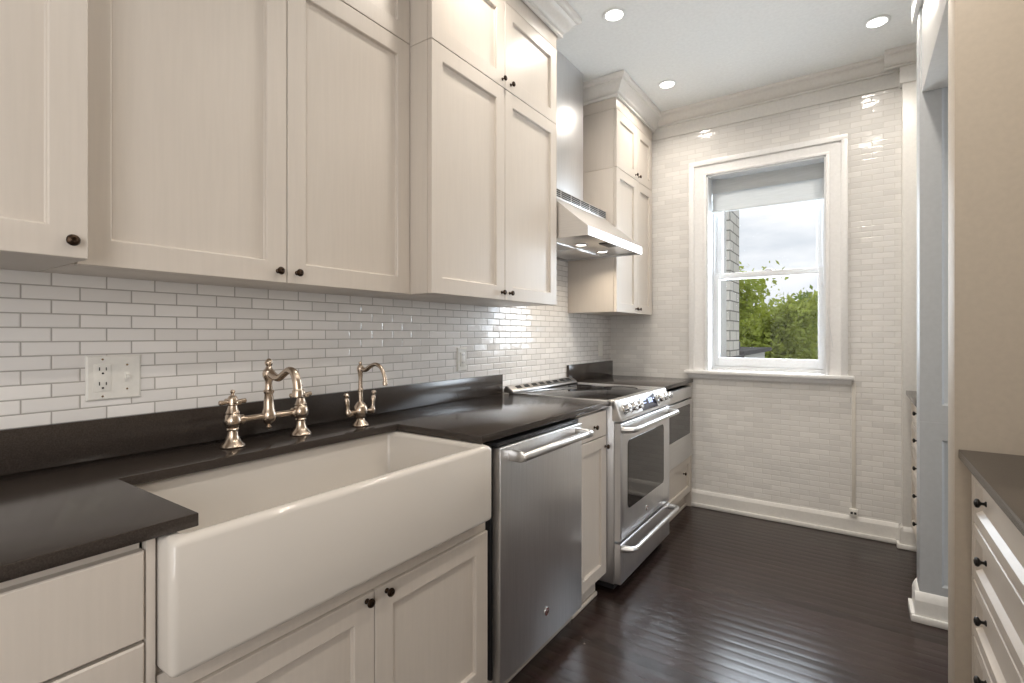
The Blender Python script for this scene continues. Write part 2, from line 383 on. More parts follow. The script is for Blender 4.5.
# far wall: frieze, crown, pilaster, baseboards
CROWN = [(0, 0), (.014, 0), (.014, .010), (.008, .013), (.008, .019), (.018, .021), (.026, .027), (.036, .038), (.044, .052), (.050, .062), (.058, .070), (.066, .074), (.066, .079), (.074, .080), (.082, .084), (.086, .090), (.086, .110), (0, .110)]
def crown_prof(h, sc=1.0): return [(o, h - (.110 - z)*sc) for o, z in CROWN]
BX = 1.836; BY = 3.690                                                 # pilaster front
tr = thing('trim_3', 'white crown moulding and frieze board along the top of the far wall', 'moulding', (1.1, LY, 2.70), kind='structure')
obj('frieze', B().box(.0, BX, LY-.014, LY-.001, 2.700, 2.800, .002), 'trim', tr)
obj('crown', B().prism([(LY-.014-o, z) for o, z in crown_prof(CEIL, .74)], 'x', .0, BX), 'trim', tr)
pil = thing('trim_4', 'pale pilaster in the far right corner beside the drawers', 'pilaster', (2.1, LY, 0), kind='structure')
obj('pilaster_shaft', B().box(BX, XR, BY, LY-.001, 0, CEIL-.001, .002), 'trim', pil)
obj('pilaster_cap', B().box(BX-.012, XR, BY-.014, LY-.001, 2.690, 2.80, .002), 'trim', pil)
pc = B(); pc.prism([(BY-.014-o, z) for o, z in crown_prof(CEIL, .74)], 'x', BX-.086, XR)
obj('pilaster_crown', pc, 'trim', pil)
pb = B(); pb.box(BX-.014, XR, BY-.016, BY-.0005, 0, .100); pb.box(BX-.014, BX-.0005, BY-.0005, LY-.0165, 0, .100)
pb.prism([(BY-.016, .100), (BY-.012, .114), (BY-.004, .126), (BY-.001, .126), (BY-.001, .100)], 'x', BX-.014, XR)
pb.prism([(BX-.014, .100), (BX-.010, .114), (BX-.002, .126), (BX, .126), (BX, .100)], 'y', BY-.0165, LY-.0165)
pb.box(BX-.026, XR, BY-.030, BY-.016, 0, .028, .006); pb.box(BX-.0261, BX-.0141, BY-.0161, LY-.0305, 0, .0281)
obj('pilaster_base', pb, 'trim', pil)
bb = B(); bb.box(.60, BX-.014, LY-.016, LY-.0005, 0, .095); bb.prism([(LY-.016, .095), (LY-.012, .108), (LY-.006, .118), (LY-.0005, .118), (LY-.0005, .095)], 'x', .60, BX-.014)
bb.box(.60, BX-.026, LY-.030, LY-.016, 0, .028, .006)
struct('baseboard_far', bb, 'trim', 'white moulded baseboard under the window wall', 'baseboard')

# ------------------------------------------------------------------ window
win = thing('window_1', 'white double-hung sash window in the tiled wall', 'window', (1.1, LY, .97), kind='structure')
cs = B()
for (x0, x1, z0, z1) in ((.624, WX0, .975, WZ1), (WX1, 1.566, .975, WZ1)):
    cs.box(x0, x1, LY-.022, LY-.0005, z0, z1+.098)
cs.box(WX0-.001, WX1+.001, LY-.022, LY-.0005, WZ1, WZ1+.098)
cs.box(.617, .653, LY-.034, LY-.020, .975, WZ1+.106, .004); cs.box(1.537, 1.573, LY-.034, LY-.020, .975, WZ1+.106, .004); cs.box(.617, 1.573, LY-.0341, LY-.0201, WZ1+.070, WZ1+.1061, .004)
cs.box(.718, WX0+.002, LY-.028, LY-.020, .975, WZ1+.016, .003); cs.box(WX1-.002, WX1+.017, LY-.028, LY-.020, .975, WZ1+.016, .003); cs.box(.718, WX1+.017, LY-.0281, LY-.0201, WZ1-.002, WZ1+.0161, .003)
obj('casing', cs, 'casing', win)
jb = B(); JD = LY+.285
jb.box(WX0, WX0+.012, LY-.020, JD, WZ0, WZ1); jb.box(WX1-.012, WX1, LY-.020, JD, WZ0, WZ1); jb.box(WX0, WX1, LY-.020, JD, WZ1-.012, WZ1); jb.box(WX0+.012, WX1-.012, LY+.12, JD, WZ0, WZ0+.020)
for sx in (0, 1):
    for (d0, d1) in ((.118, .128), (.172, .182), (.226, .236)):
        x = WX0+.012 if sx == 0 else WX1-.012-.012
        jb.box(x, x+.012, LY+d0, LY+d1, WZ0+.02, WZ1-.012)
obj('jamb', jb, 'window_paint', win)
obj('sill_board', B().box(.588, 1.606, LY-.060, LY+.125, .957, .982, .006), 'casing', win)
obj('sill_apron', B().box(.61, 1.59, LY-.020, LY-.0005, .925, .957, .004), 'casing', win)
SX0, SX1 = WX0+.014, WX1-.014
def sash(y0, z0, z1, top, bot, nm, stl=.040):
    b = B(); y1 = y0+.042
    b.box(SX0, SX0+stl, y0, y1, z0, z1, .003); b.box(SX1-stl, SX1, y0, y1, z0, z1, .003)
    b.box(SX0+stl-.002, SX1-stl+.002, y0+.001, y1-.001, z0, z0+bot, .003); b.box(SX0+stl-.002, SX1-stl+.002, y0+.001, y1-.001, z1-top, z1, .003)
    s = obj('sash', b, 'window_paint', win)
    obj('pane', B().box(SX0+stl-.004, SX1-stl+.004, y0+.018, y0+.023, z0+bot-.004, z1-top+.004), 'glass', s)
    return s
sash(LY+.129, WZ0+.022, 1.681, .042, .062, 'low')
up = sash(LY+.183, 1.640, WZ1-.014, .05, .040, 'up', .052)
obj('sash_lock', B().box(1.085, 1.135, LY+.135, LY+.165, 1.681, 1.694, .004), 'window_paint', win)
# roller shade
bl = thing('window_shade', 'pale grey fabric shade pulled up at the head of the window', 'shade', (1.1, LY+.09, 2.35))
obj('shade_cloth', B().box(SX0+.002, SX1-.002, LY+.094, LY+.098, 2.122, 2.352), 'blind', bl)
fo = B()
fo.box(SX0, SX1, LY+.082, LY+.085, 2.255, 2.353, .001); fo.tube([(SX0+.003, LY+.086, 2.124), (SX1-.003, LY+.086, 2.124)], .009, 10)
obj('shade_fold', fo, 'blind', bl)
obj('pull_cord', B().tube(spline([(SX1-.01, LY+.07, 2.25), (SX1-.012, LY+.05, 1.8), (SX1+.012, LY-.02, 1.45), (SX1+.05, LY-.04, 1.15)], 6), .0018, 6), 'window_paint', bl)

# ------------------------------------------------------------------ ceiling lights
for i, (cx, cy) in enumerate(CANS[:3]):
    lab = ['round recessed ceiling light above the range hood', 'round recessed ceiling light before the corner wall cabinet', 'round recessed ceiling light near the far right pilaster'][i]
    t = thing('ceiling_light', lab, 'ceiling light', (cx, cy, CEIL), 'recessed ceiling lights')
    obj('trim_ring', B().lathe([(.040, -.001), (.058, -.001), (.060, -.004), (.054, -.007), (.044, -.006), (.042, -.003)], (cx, cy, CEIL), (0, 0, 1), 32), 'ceiling', t)
    obj('lens', B().lathe([(.043, -.0055), (.043, -.002), (0, -.002)], (cx, cy, CEIL), (0, 0, 1), 32), 'lens', t)

# ------------------------------------------------------------------ wall cabinets (left wall)
ZB, ZS, ZT = 1.385, 2.302, 2.682
def crown_run(path, parent, h=CEIL-.001):
    """crown swept along a plan path of (x, y) with mitred corners; outward is to the right of travel"""
    t = bmesh.new(); pts = [Vector(p) for p in path]; R = []
    for i, p in enumerate(pts):
        ds = []
        if i > 0: ds.append((p - pts[i-1]).normalized())
        if i < len(pts)-1: ds.append((pts[i+1] - p).normalized())
        ns = [Vector((d.y, -d.x)) for d in ds]
        n = ns[0] if len(ns) == 1 else (ns[0] + ns[1]) / (1 + ns[0].dot(ns[1]))
        R.append([t.verts.new((p.x + n.x*o, p.y + n.y*o, z)) for o, z in crown_prof(h)])
    k = len(R[0])
    for A, C in zip(R, R[1:]):
        for i in range(k): t.faces.new((A[i], A[(i+1) % k], C[(i+1) % k], C[i]))
    t.faces.new(R[0]); t.faces.new(R[-1][::-1])
    bmesh.ops.recalc_face_normals(t, faces=t.faces[:])
    return obj('crown', B()._merge(t), 'trim', parent)
def wall_cab(label, y0, y1, xf, zb, zs, zt, doors, knobs_low, knobs_up, crown, filler=None, group='wall cabinets on the left wall'):
    p = thing('wall_cabinet', label, 'cabinet', (0, (y0+y1)/2, zb), group)
    xb = xf - .0215
    c = B()
    c.box(.002, xb, y0, y1, zb, zs-.001, .001); c.box(.002, xb, y0, y1, zs+.001, zt+.002, .001)
    obj('carcass', c, 'paint', p)
    obj('frieze', B().box(.002, xf-.002, y0-.001, y1+.001, zt+.004, CEIL-.075, .0015), 'paint', p)
    for i, (a, b) in enumerate(doors):
        d = door(p, '+x', xf, a, b, zb, zs-.0015)
        if knobs_low: knob(d, '+x', xf, knobs_low[i], zb+.032)
        d = door(p, '+x', xf, a, b, zs+.0015, zt)
        if knobs_up: knob(d, '+x', xf, knobs_up[i], zs+.033)
    if filler: obj('filler', B().box(.002, xb+.004, filler[0], filler[1], zb+.001, CEIL-.08), 'paint', p)
    crown_run(crown, p)
    return p
wall_cab('cream wall cabinet at the near left edge, standing proud of its neighbour', -.62, .352, .360, ZB, ZS, ZT, [(-.618, -.136), (-.133, .350)], [-.16, .323], [-.16, .323],
         [(.360, -.62), (.360, .352), (.27, .352)])
wall_cab('wide shallow cream wall cabinet with two doors above the farmhouse sink', 0.3545, 1.3255, .255, ZB, 2.308, ZT, [(.361, .837), (.840, 1.3245)], [.810, .869], [.810, .869],
         [(.255, .3555), (.255, 1.325)])
wall_cab('deep cream wall cabinet between the sink cabinet and the range hood', 1.328, 2.243, .360, ZB, ZS, ZT, [(1.3295, 1.7845), (1.7875, 2.2415)], [1.762, 1.822], [1.766, 1.829],
         [(.27, 1.328), (.364, 1.328), (.364, 2.262), (.002, 2.262)])
wall_cab('cream wall cabinet in the corner between the hood and the window wall', 3.032, 3.712, .352, 1.382, 2.310, 2.682, [(3.034, 3.3985), (3.4015, 3.708)], [3.372, 3.43], [3.366, 3.426],
         [(.002, 3.032), (.352, 3.032), (.352, LY-.02)], filler=(3.712, LY-.016))

# ------------------------------------------------------------------ base cabinets (left run)
XF = .632; XB = .611
def base_box(p, y0, y1, x1=XB, z0=.10, z1=.888, m='paint'):
    c = B(); c.box(.004, x1, y0, y0+.018, z0, z1); c.box(.004, x1, y1-.018, y1, z0, z1); c.box(.004, x1-.001, y0+.018, y1-.018, z0, z0+.018); c.box(.004, .016, y0+.018, y1-.018, z0, z1)
    c.box(x1-.02, x1, y0+.001, y1-.001, z1-.05, z1-.001); c.box(.02, x1-.02, y0+.018, y1-.018, z1-.018, z1-.002)
    return obj('carcass', c, m, p)
def toe(p, y0, y1):
    b = B(); b.box(.575, .592, y0, y1, .001, .099); b.box(.592, .604, y0, y1, .001, .020, .004)
    return obj('toe_kick', b, 'paint', p)
c1 = thing('base_cabinet', 'cream drawer base cabinet left of the farmhouse sink', 'cabinet', (.3, -.1, 0), 'base cabinets on the left run')
base_box(c1, -.60, .3675); toe(c1, -.60, .3675)
slab(c1, '+x', XF, -.59, .3505, .722, .872); slab(c1, '+x', XF, -.59, .3505, .430, .716); slab(c1, '+x', XF, -.59, .3505, .110, .424)
obj('stile', B().box(XB-.002, XF-.004, .3535, .3675, .10, .888, .001), 'paint', c1)
c2 = thing('sink_cabinet', 'cream two-door cabinet under the farmhouse sink', 'cabinet', (.3, .82, 0), 'base cabinets on the left run')
cb = B(); cb.box(.004, XB, .3695, .386, .10, .888); cb.box(.004, XB, 1.288, 1.3055, .10, .888); cb.box(.004, XB-.001, .386, 1.288, .10, .118); cb.box(.02, XB, .386, 1.288, .60, .645)
obj('carcass', cb, 'paint', c2); toe(c2, .3695, 1.3055)
obj('rail', B().box(XB, XF-.010, .371, 1.304, .601, .645, .001), 'paint', c2)
d = door(c2, '+x', XF, .373, .8385, .110, .600); knob(d, '+x', XF, .815, .584)
d = door(c2, '+x', XF, .8415, 1.303, .110, .600); knob(d, '+x', XF, .878, .584)
c3 = thing('base_cabinet', 'narrow cream base cabinet with one drawer and one door beside the range', 'cabinet', (.3, 2.09, 0), 'base cabinets on the left run')
base_box(c3, 1.946, 2.240); toe(c3, 1.946, 2.200)
obj('toe_kick', B().box(.575, .600, 1.338, 1.944, .001, .076, .002), 'paint', c3)
d = slab(c3, '+x', XF, 1.9475, 2.2385, .7575, .876); knob(d, '+x', XF, 2.105, .813)
d = door(c3, '+x', XF, 1.9475, 2.2385, .100, .7535, stile=.052); knob(d, '+x', XF, 2.224, .705)
c4 = thing('base_cabinet', 'cream base cabinet holding the drawer microwave in the far corner', 'cabinet', (.3, 3.38, 0), 'base cabinets on the left run')
cb = B(); cb.box(.004, XB, 3.020, 3.036, .10, .888); cb.box(.004, XF+.002, 3.716, 3.734, .0, .888, .001); cb.box(.004, XB, 3.036, 3.716, .10, .118); cb.box(.004, XB, 3.036, 3.716, .352, .368)
obj('carcass', cb, 'paint', c4); toe(c4, 3.020, 3.716)
d = door(c4, '+x', XF, 3.0215, 3.7145, .112, .366, name='drawer', stile=.045); knob(d, '+x', XF, 3.53, .278)

# ------------------------------------------------------------------ worktops
ct = thing('worktop', 'dark stone worktop around the farmhouse sink', 'worktop', (.32, .9, .891), 'dark stone worktops')
obj('slab', B().prism([(.003, -.64), (.643, -.64), (.643, .430), (.260, .430), (.260, 1.258), (.643, 1.258), (.643, 2.246), (.003, 2.246)], 'z', .891, .915, .0022), 'stone', ct)
obj('upstand', B().box(.0015, .021, -.64, 2.246, .9153, 1.0185, .0015), 'stone', ct)
ct = thing('worktop', 'dark stone worktop in the corner between range and window', 'worktop', (.32, 3.4, .891), 'dark stone worktops')
obj('slab', B().box(.003, .640, 3.014, LY-.004, .891, .915, .0022), 'stone', ct)
obj('upstand', B().box(.0015, .021, 3.014, LY-.006, .9153, 1.030, .0015), 'stone', ct)

# ------------------------------------------------------------------ farmhouse sink
def sink_mesh():
    t = bmesh.new(); x0, x1, y0, y1, z0, z1 = .200, .675, .3720, 1.2745, .652, .8885
    bmesh.ops.create_cube(t, size=1, matrix=Matrix.Translation(((x0+x1)/2, (y0+y1)/2, (z0+z1)/2)) @ Matrix.Diagonal((x1-x0, y1-y0, z1-z0, 1)))
    top = max(t.faces, key=lambda f: f.calc_center_median().z)
    bmesh.ops.inset_individual(t, faces=[top], thickness=.034, use_even_offset=True)
    r = bmesh.ops.extrude_face_region(t, geom=[top])
    vs = [g for g in r['geom'] if isinstance(g, bmesh.types.BMVert)]
    bmesh.ops.delete(t, geom=[top], context='FACES_ONLY')
    for v in vs: v.co.z -= .205
    cx, cy = (x0+x1)/2, (y0+y1)/2
    for v in vs: v.co.x += .012*(1 if v.co.x < cx else -1); v.co.y += .012*(1 if v.co.y < cy else -1)
    bmesh.ops.bevel(t, geom=t.edges[:], offset=.014, segments=4, affect='EDGES', profile=.5)
    return B()._merge(t)
sk = thing('farmhouse_sink', 'large white fireclay farmhouse sink with deep apron front', 'sink', (.44, .81, .65))
obj('basin', sink_mesh(), 'fireclay', sk)
obj('drain', B().lathe([(.0, 0), (.045, 0), (.045, .003), (.036, .003), (.030, .001), (0, .001)], (.40, .82, .6838), (0, 0, 1), 24), 'nickel', sk)

# ------------------------------------------------------------------ bridge faucet
bf = thing('bridge_faucet', 'brushed nickel bridge faucet with two cross handles behind the sink', 'faucet', (.150, .843, .915))
FX, FA, FB, FC, Z0 = .150, .736, .949, .843, .9155
for y in (FA, FB):
    v = obj('valve', B().lathe([(.031, 0), (.033, .003), (.031, .008), (.024, .014), (.018, .024), (.0150, .036), (.0145, .046), (.0175, .050), (.0150, .054), (.0200, .060), (.0232, .070), (.0232, .078), (.0200, .088), (.0165, .094), (.0185, .097), (.0160, .101), (.0125, .112), (.0112, .118)], (FX, y, Z0)), 'nickel', bf)
    h = B(); zc = Z0+.128
    h.lathe([(.0112, .117), (.0135, .120), (.0135, .138), (.0100, .144), (.0060, .147), (.0045, .152), (.0070, .157), (.0045, .162), (0, .163)], (FX, y, Z0))
    ang = .0
    for k in range(4):
        a = ang + k*R90; dx, dy = math.cos(a), math.sin(a)
        h.tube([(FX+dx*.010, y+dy*.010, zc), (FX+dx*.018, y+dy*.018, zc), (FX+dx*.032, y+dy*.032, zc), (FX+dx*.036, y+dy*.036, zc), (FX+dx*.0375, y+dy*.0375, zc)], [.0058, .0060, .0070, .0070, .005], 12)
    obj('cross_handle', h, 'nickel', v)
br = B(); zb = Z0+.074
br.tube([(FX, FA+.018, zb), (FX, FA+.024, zb), (FX, FA+.030, zb), (FX, FA+.034, zb), (FX, FC-.02, zb), (FX, FC+.02, zb), (FX, FB-.034, zb), (FX, FB-.030, zb), (FX, FB-.024, zb), (FX, FB-.018, zb)], [.012, .0145, .0145, .009, .0095, .0095, .009, .0145, .0145, .012], 16)
obj('bridge', br, 'nickel', bf)
sb = B()
sb.lathe([(0, -.040), (.006, -.038), (.008, -.033), (.004, -.028), (.008, -.024), (.017, -.016), (.0215, -.006), (.0215, .006), (.0180, .016), (.0155, .022), (.0140, .045), (.0120, .066), (.0135, .069), (.0150, .072), (.0150, .077), (.0115, .080), (.0105, .095), (.0110, .106), (.0140, .112), (.0172, .120), (.0180, .128), (.0160, .137), (.0100, .143), (.0075, .150), (.0105, .156), (.0115, .161), (.0090, .168), (.0040, .173), (0, .174)], (FX, FC, zb))
obj('column', sb, 'nickel', bf)
zs = zb+.128
sp = spline([(FX+.012, FC, zs), (FX+.032, FC, zs-.008), (FX+.055, FC, zs-.011), (FX+.080, FC, zs+.002), (FX+.106, FC, zs+.014), (FX+.130, FC, zs+.008), (FX+.145, FC, zs-.014), (FX+.150, FC, zs-.042)], 6)
n = len(sp); so = B(); so.tube(sp, [.0125 - .0025*math.sin(math.pi*min(1, i/n*1.2)) for i in range(n)], 16)
so.lathe([(.0120, 0), (.0150, .002), (.0150, .020), (.0125, .024)], (FX+.150, FC, zs-.062))
obj('spout', so, 'nickel', bf)

# filtered-water tap
ft = thing('filter_tap', 'small brushed nickel tap with two levers beside the bridge faucet', 'tap', (.183, 1.16, .915))
TX, TY = .180, 1.160
tb = B().lathe([(.027, 0), (.029, .003), (.026, .009), (.017, .018), (.014, .026), (.0190, .034), (.0245, .046), (.0255, .056), (.0220, .069), (.0135, .080), (.0090, .085), (.0080, .120), (.0100, .123), (.0100, .128), (.0080, .131), (.0072, .165), (.0090, .186), (.0115, .194), (.0120, .204), (.0085, .211), (.0050, .214), (.0065, .219), (.0055, .224), (0, .227)], (TX, TY, Z0))
obj('body', tb, 'nickel', ft)
zt_ = Z0+.200
sp = spline([(TX+.006, TY, zt_), (TX+.028, TY, zt_-.003), (TX+.052, TY, zt_+.010), (TX+.080, TY, zt_+.018), (TX+.108, TY, zt_+.006), (TX+.124, TY, zt_-.022), (TX+.127, TY, zt_-.040)], 6)
so = B().tube(sp, [.0085-.002*min(1, 2*i/len(sp)) for i in range(len(sp))], 14); so.lathe([(.0065, 0), (.0085, .002), (.0085, .014), (.0068, .017)], (TX+.127, TY, zt_-.052))
obj('spout', so, 'nickel', ft)
for s in (-1, 1):
    l = B(); zl = Z0+.050
    l.tube([(TX, TY+s*.016, zl), (TX, TY+s*.030, zl), (TX, TY+s*.040, zl-.002), (TX, TY+s*.046, zl-.002)], [.008, .0065, .009, .010], 12)
    l.lathe([(0, -.014), (.007, -.012), (.0105, -.004), (.0105, .004), (.007, .010), (.0055, .016), (.0075, .030), (.0085, .044), (.006, .050), (.0045, .053), (.0085, .058), (.0090, .064), (.006, .069), (0, .070)], (TX, TY+s*.052, zl), (0, s*.12, 1), 16)
    obj('lever', l, 'nickel', ft)

# ------------------------------------------------------------------ wall plates
op = thing('outlet_plate', 'white double wall plate with outlet and toggle switch left of the faucet', 'wall plate', (0, .503, 1.12), 'wall plates on the tile')
obj('plate', B().rings('+x', .0075, .444, .563, 1.065, 1.181, [(0, -.0072), (0, -.0035), (.004, 0), (.006, 0)]), 'plate', op)
oo = obj('receptacle', B().box(.0070, .0095, .459, .496, 1.088, 1.158, .001), 'plate', op)
for zc in (1.142, 1.104):
    sl = B(); sl.box(.0090, .0099, .4695, .4718, zc, zc+.009); sl.box(.0090, .0099, .4838, .4860, zc, zc+.008); sl.lathe([(.0026, 0), (.0026, .0009), (0, .0009)], (.0090, .4778, zc-.007), (1, 0, 0), 12)
    obj('socket', sl, 'slot', oo)
tg = obj('toggle_switch', B().box(.0072, .0090, .525, .537, 1.110, 1.136, .0008), 'plate', op)
obj('toggle', B().prism([(.0085, 1.118), (.0085, 1.130), (.020, 1.1255), (.0205, 1.120)], 'y', .5275, .5345, .001), 'plate', tg)
for y, z in ((.4778, 1.171), (.4778, 1.075), (.531, 1.155), (.531, 1.091)):
    obj('screw', B().lathe([(.0028, 0), (.0026, .0010), (0, .0010)], (.0072, y, z), (1, 0, 0), 10), 'nickel', op)
op = thing('outlet_plate', 'white single outlet plate on the tile above the dishwasher', 'wall plate', (0, 1.92, 1.11), 'wall plates on the tile')
obj('plate', B().rings('+x', .0075, 1.885, 1.956, 1.055, 1.171, [(0, -.0072), (0, -.0035), (.004, 0), (.006, 0)]), 'plate', op)
oo = obj('receptacle', B().box(.0070, .0105, 1.903, 1.938, 1.078, 1.148, .001), 'plate', op)
for zc in (1.131, 1.093):
    obj('socket', B().box(.0100, .0109, 1.9128, 1.915, zc, zc+.009).box(.0100, .0109, 1.927, 1.929, zc, zc+.008), 'slot', oo)
op = thing('outlet_plate', 'white single outlet plate on the tile in the corner above the low stone upstand', 'wall plate', (0, 3.56, 1.11), 'wall plates on the tile')
obj('plate', B().rings('+x', .0075, 3.52, 3.59, 1.072, 1.188, [(0, -.0072), (0, -.0035), (.004, 0), (.006, 0)]), 'plate', op)
obj('receptacle', B().box(.0070, .0095, 3.5375, 3.5725, 1.095, 1.165, .001), 'plate', op)
rw = thing('cable_cover', 'slim tile-coloured cable cover running down the window wall', 'cable cover', (1.60, LY, .13))
obj('channel', B().box(1.592, 1.612, LY-.008, LY-.0005, .150, .94, .002), 'plate_grey', rw)
bx = obj('connector_box', B().box(1.580, 1.622, LY-.026, LY-.0005, .119, .165, .003), 'plate', rw)
for x in (1.586, 1.604): obj('socket_hole', B().box(x, x+.012, LY-.027, LY-.0255, .135, .148), 'slot', bx)

# ------------------------------------------------------------------ dishwasher
dw = thing('dishwasher', 'stainless steel dishwasher with bar handle between sink and narrow cabinet', 'dishwasher', (.33, 1.637, 0))
obj('tub', B().box(.03, .618, 1.338, 1.940, .085, .872, .002), 'black_plastic', dw)
obj('control_strip', B().box(.560, .640, 1.345, 1.932, .864, .8765, .002), 'black_plastic', dw)
dd = obj('door', B().box(.620, .655, 1.342, 1.934, .078, .861, .004, 3), 'steel_v', dw)
hb = B()
for a, b in ((1.388, 1.412), (1.872, 1.896)):
    hb.prism([(.654, .812), (.654, .848), (.700, .846), (.716, .838), (.722, .828), (.714, .816), (.700, .811)], 'y', a, b, .002)
hb.tube([(.712, 1.392, .829), (.712, 1.40, .829), (.712, 1.89, .829), (.712, 1.898, .829)], [.011, .0145, .0145, .011], 18)
hb.tube([(.712, 1.862, .829), (.712, 1.866, .829), (.712, 1.893, .829), (.712, 1.897, .829)], [.0150, .0168, .0168, .015], 18)
obj('handle', hb, 'steel', dd)
def badge(parent, x, y, z, r):
    b = obj('badge', B().lathe([(r, 0), (r, .0025), (r*.86, .0035), (r*.82, .0030)], (x, y, z), (1, 0, 0), 28), 'chrome', parent)
    obj('badge_face', B().lathe([(r*.82, .002), (r*.82, .0032), (0, .0034)], (x, y, z), (1, 0, 0), 28), 'badge', b)
    sw = spline([(x+.0036, y-r*.45, z-r*.25), (x+.0036, y-r*.15, z+r*.45), (x+.0036, y+r*.05, z-r*.4), (x+.0036, y+r*.3, z+r*.35), (x+.0036, y+r*.5, z-r*.2)], 5)
    obj('emblem', B().tube(sw, r*.075, 6), 'chrome', b)
badge(dd, .6545, 1.640, .193, .0155)

# ------------------------------------------------------------------ range
rg = thing('range', 'stainless steel slide-in electric range with black glass cooktop', 'range', (.35, 2.63, 0))
RY0, RY1 = 2.252, 3.008
obj('body', B().box(.06, .664, RY0+.002, RY1-.002, .045, .893, .002), 'steel_v', rg)
fo = B()
for x in (.12, .60):
    for y in (RY0+.06, RY1-.06): fo.lathe([(.016, 0), (.018, .004), (.010, .008), (.010, .05)], (x, y, .001), (0, 0, 1), 12)
fo.box(.10, .655, RY0+.02, RY1-.02, .012, .045)
obj('plinth', fo, 'black_plastic', rg)
ck = obj('cooktop', B().box(.06, .640, RY0+.006, RY1-.006, .893, .9185, .002), 'glass_black', rg)
obj('cooktop_trim', B().box(.055, .640, RY0, RY0+.008, .893, .9200, .001).box(.055, .640, RY1-.008, RY1, .893, .9200, .001).box(.628, .664, RY0, RY1, .893, .9200, .002), 'steel', ck)
ring = simple('ring_grey', (.030, .027, .027), .2)
for x, y, r in ((.20, 2.44, .085), (.20, 2.82, .075), (.46, 2.44, .075), (.46, 2.82, .105)):
    obj('burner_ring', B().lathe([(r, 0), (r, .0004), (r-.003, .0004), (r-.003, 0)], (x, y, .9185), (0, 0, 1), 40, False), ring, ck)
vt = obj('rear_vent', B().prism([(.024, .9188), (.024, .935), (.034, .953), (.050, .955), (.088, .930), (.090, .9188)], 'y', RY0-.004, RY1-.014, .002), 'steel', rg)
for k in range(8):
    y = RY0+.050+k*.083
    obj('vent_slot', B().prism([(.058, .9508), (.064, .9470), (.0755, .9396), (.0755, .9410), (.064, .9484), (.058, .9520)], 'y', y+.006, y+.056), 'slot', vt)
cp = obj('control_panel', B().prism([(.655, .822), (.655, .9195), (.668, .9195), (.674, .916), (.704, .838), (.704, .826), (.698, .820)], 'y', RY0-.001, RY1+.001, .003, 3), 'steel', rg)
nrm = Vector((.078, 0, .030)).normalized(); tdir = Vector((-.030, 0, .078)).normalized()
def face_pt(y, f, o=0): p = Vector((.704, y, .838)) + Vector((-.030, 0, .078))*f + nrm*o; return p
def face_quad(b, y0, y1, f0, f1, o0, o1):
    t = bmesh.new(); v = [t.verts.new(face_pt(y, f, o)) for o in (o0, o1) for (y, f) in ((y0, f0), (y1, f0), (y1, f1), (y0, f1))]
    for f in ((0, 1, 2, 3), (7, 6, 5, 4), (0, 4, 5, 1), (1, 5, 6, 2), (2, 6, 7, 3), (3, 7, 4, 0)): t.faces.new([v[i] for i in f])
    bmesh.ops.recalc_face_normals(t, faces=t.faces[:]); return b._merge(t)
ds = obj('display', face_quad(B(), 2.545, 2.775, .02, .98, -.001, .0022), 'display', cp)
for (y0, y1, f0, f1) in ((2.66, 2.675, .38, .68), (2.682, 2.697, .38, .68), (2.704, 2.719, .38, .68), (2.58, 2.63, .60, .66), (2.58, 2.62, .42, .48), (2.735, 2.755, .55, .60)):
    obj('readout', face_quad(B(), y0, y1, f0, f1, .0015, .0028), 'led', ds)
for y in (2.315, 2.400, 2.478, 2.822, 2.895, 2.965):
    k = obj('control_knob', B().lathe([(.026, 0), (.027, .004), (.024, .007), (.021, .010), (.020, .030), (.0185, .034), (0, .035)], face_pt(y, .45), nrm, 28), 'chrome', cp)
    obj('grip', B().lathe([(.0060, .033), (.0060, .040), (.004, .042), (0, .042)], face_pt(y, .45) + tdir*.0, nrm, 8), 'steel', k)
od = obj('oven_door', B().rings('+x', .700, RY0+.004, RY1-.006, .252, .812, [(0, -.034), (0, -.005), (.002, -.002), (.006, 0), (.05, 0)]), 'steel_v', rg)
def rrect(y0, y1, z0, z1, r, n=6):
    out = []
    for cy, cz, a0 in ((y1-r, z1-r, 0), (y0+r, z1-r, 90), (y0+r, z0+r, 180), (y1-r, z0+r, 270)):
        for k in range(n+1): a = math.radians(a0+90*k/n); out.append((cy+r*math.cos(a), cz+r*math.sin(a)))
    return out
ow = obj('oven_window', B().prism(rrect(2.338, 2.888, .388, .722, .026), 'x', .698, .7018, .0006, 1), 'oven_glass', od)
def bar_handle(parent, y0, y1, z, x=.757):
    b = B()
    pts = [(.699, y0+.004, z-.004), (.730, y0+.006, z-.002), (.748, y0+.012, z), (.755, y0+.026, z), (x, y0+.05, z), (x, y1-.05, z), (.755, y1-.026, z), (.748, y1-.012, z), (.730, y1-.006, z-.002), (.699, y1-.004, z-.004)]
    b.tube(pts, [.018, .016, .0145, .0135, .0125, .0125, .0135, .0145, .016, .018], 16)
    return obj('handle', b, 'steel', parent)
bar_handle(od, 2.268, 2.992, .786)
badge(od, .6995, 2.605, .318, .0150)
dr = obj('warming_drawer', B().rings('+x', .700, RY0+.004, RY1-.006, .050, .240, [(0, -.034), (0, -.005), (.002, -.002), (.006, 0), (.05, 0)]), 'steel_v', rg)
bar_handle(dr, 2.268, 2.992, .222)

# ------------------------------------------------------------------ drawer microwave
mw = thing('microwave', 'stainless steel drawer microwave under the corner worktop', 'microwave', (.33, 3.38, .37))
obj('housing', B().box(.05, .610, 3.040, 3.712, .372, .866, .002), 'black_plastic', mw)
obj('control_strip', B().box(.611, .640, 3.024, 3.714, .790, .868, .003), 'steel', mw)
md = obj('drawer_front', B().box(.611, .642, 3.024, 3.714, .372, .780, .003), 'steel', mw)
obj('drawer_window', B().prism(rrect(3.14, 3.655, .540, .748, .014), 'x', .641, .6440, .0005, 1), 'oven_glass', md)

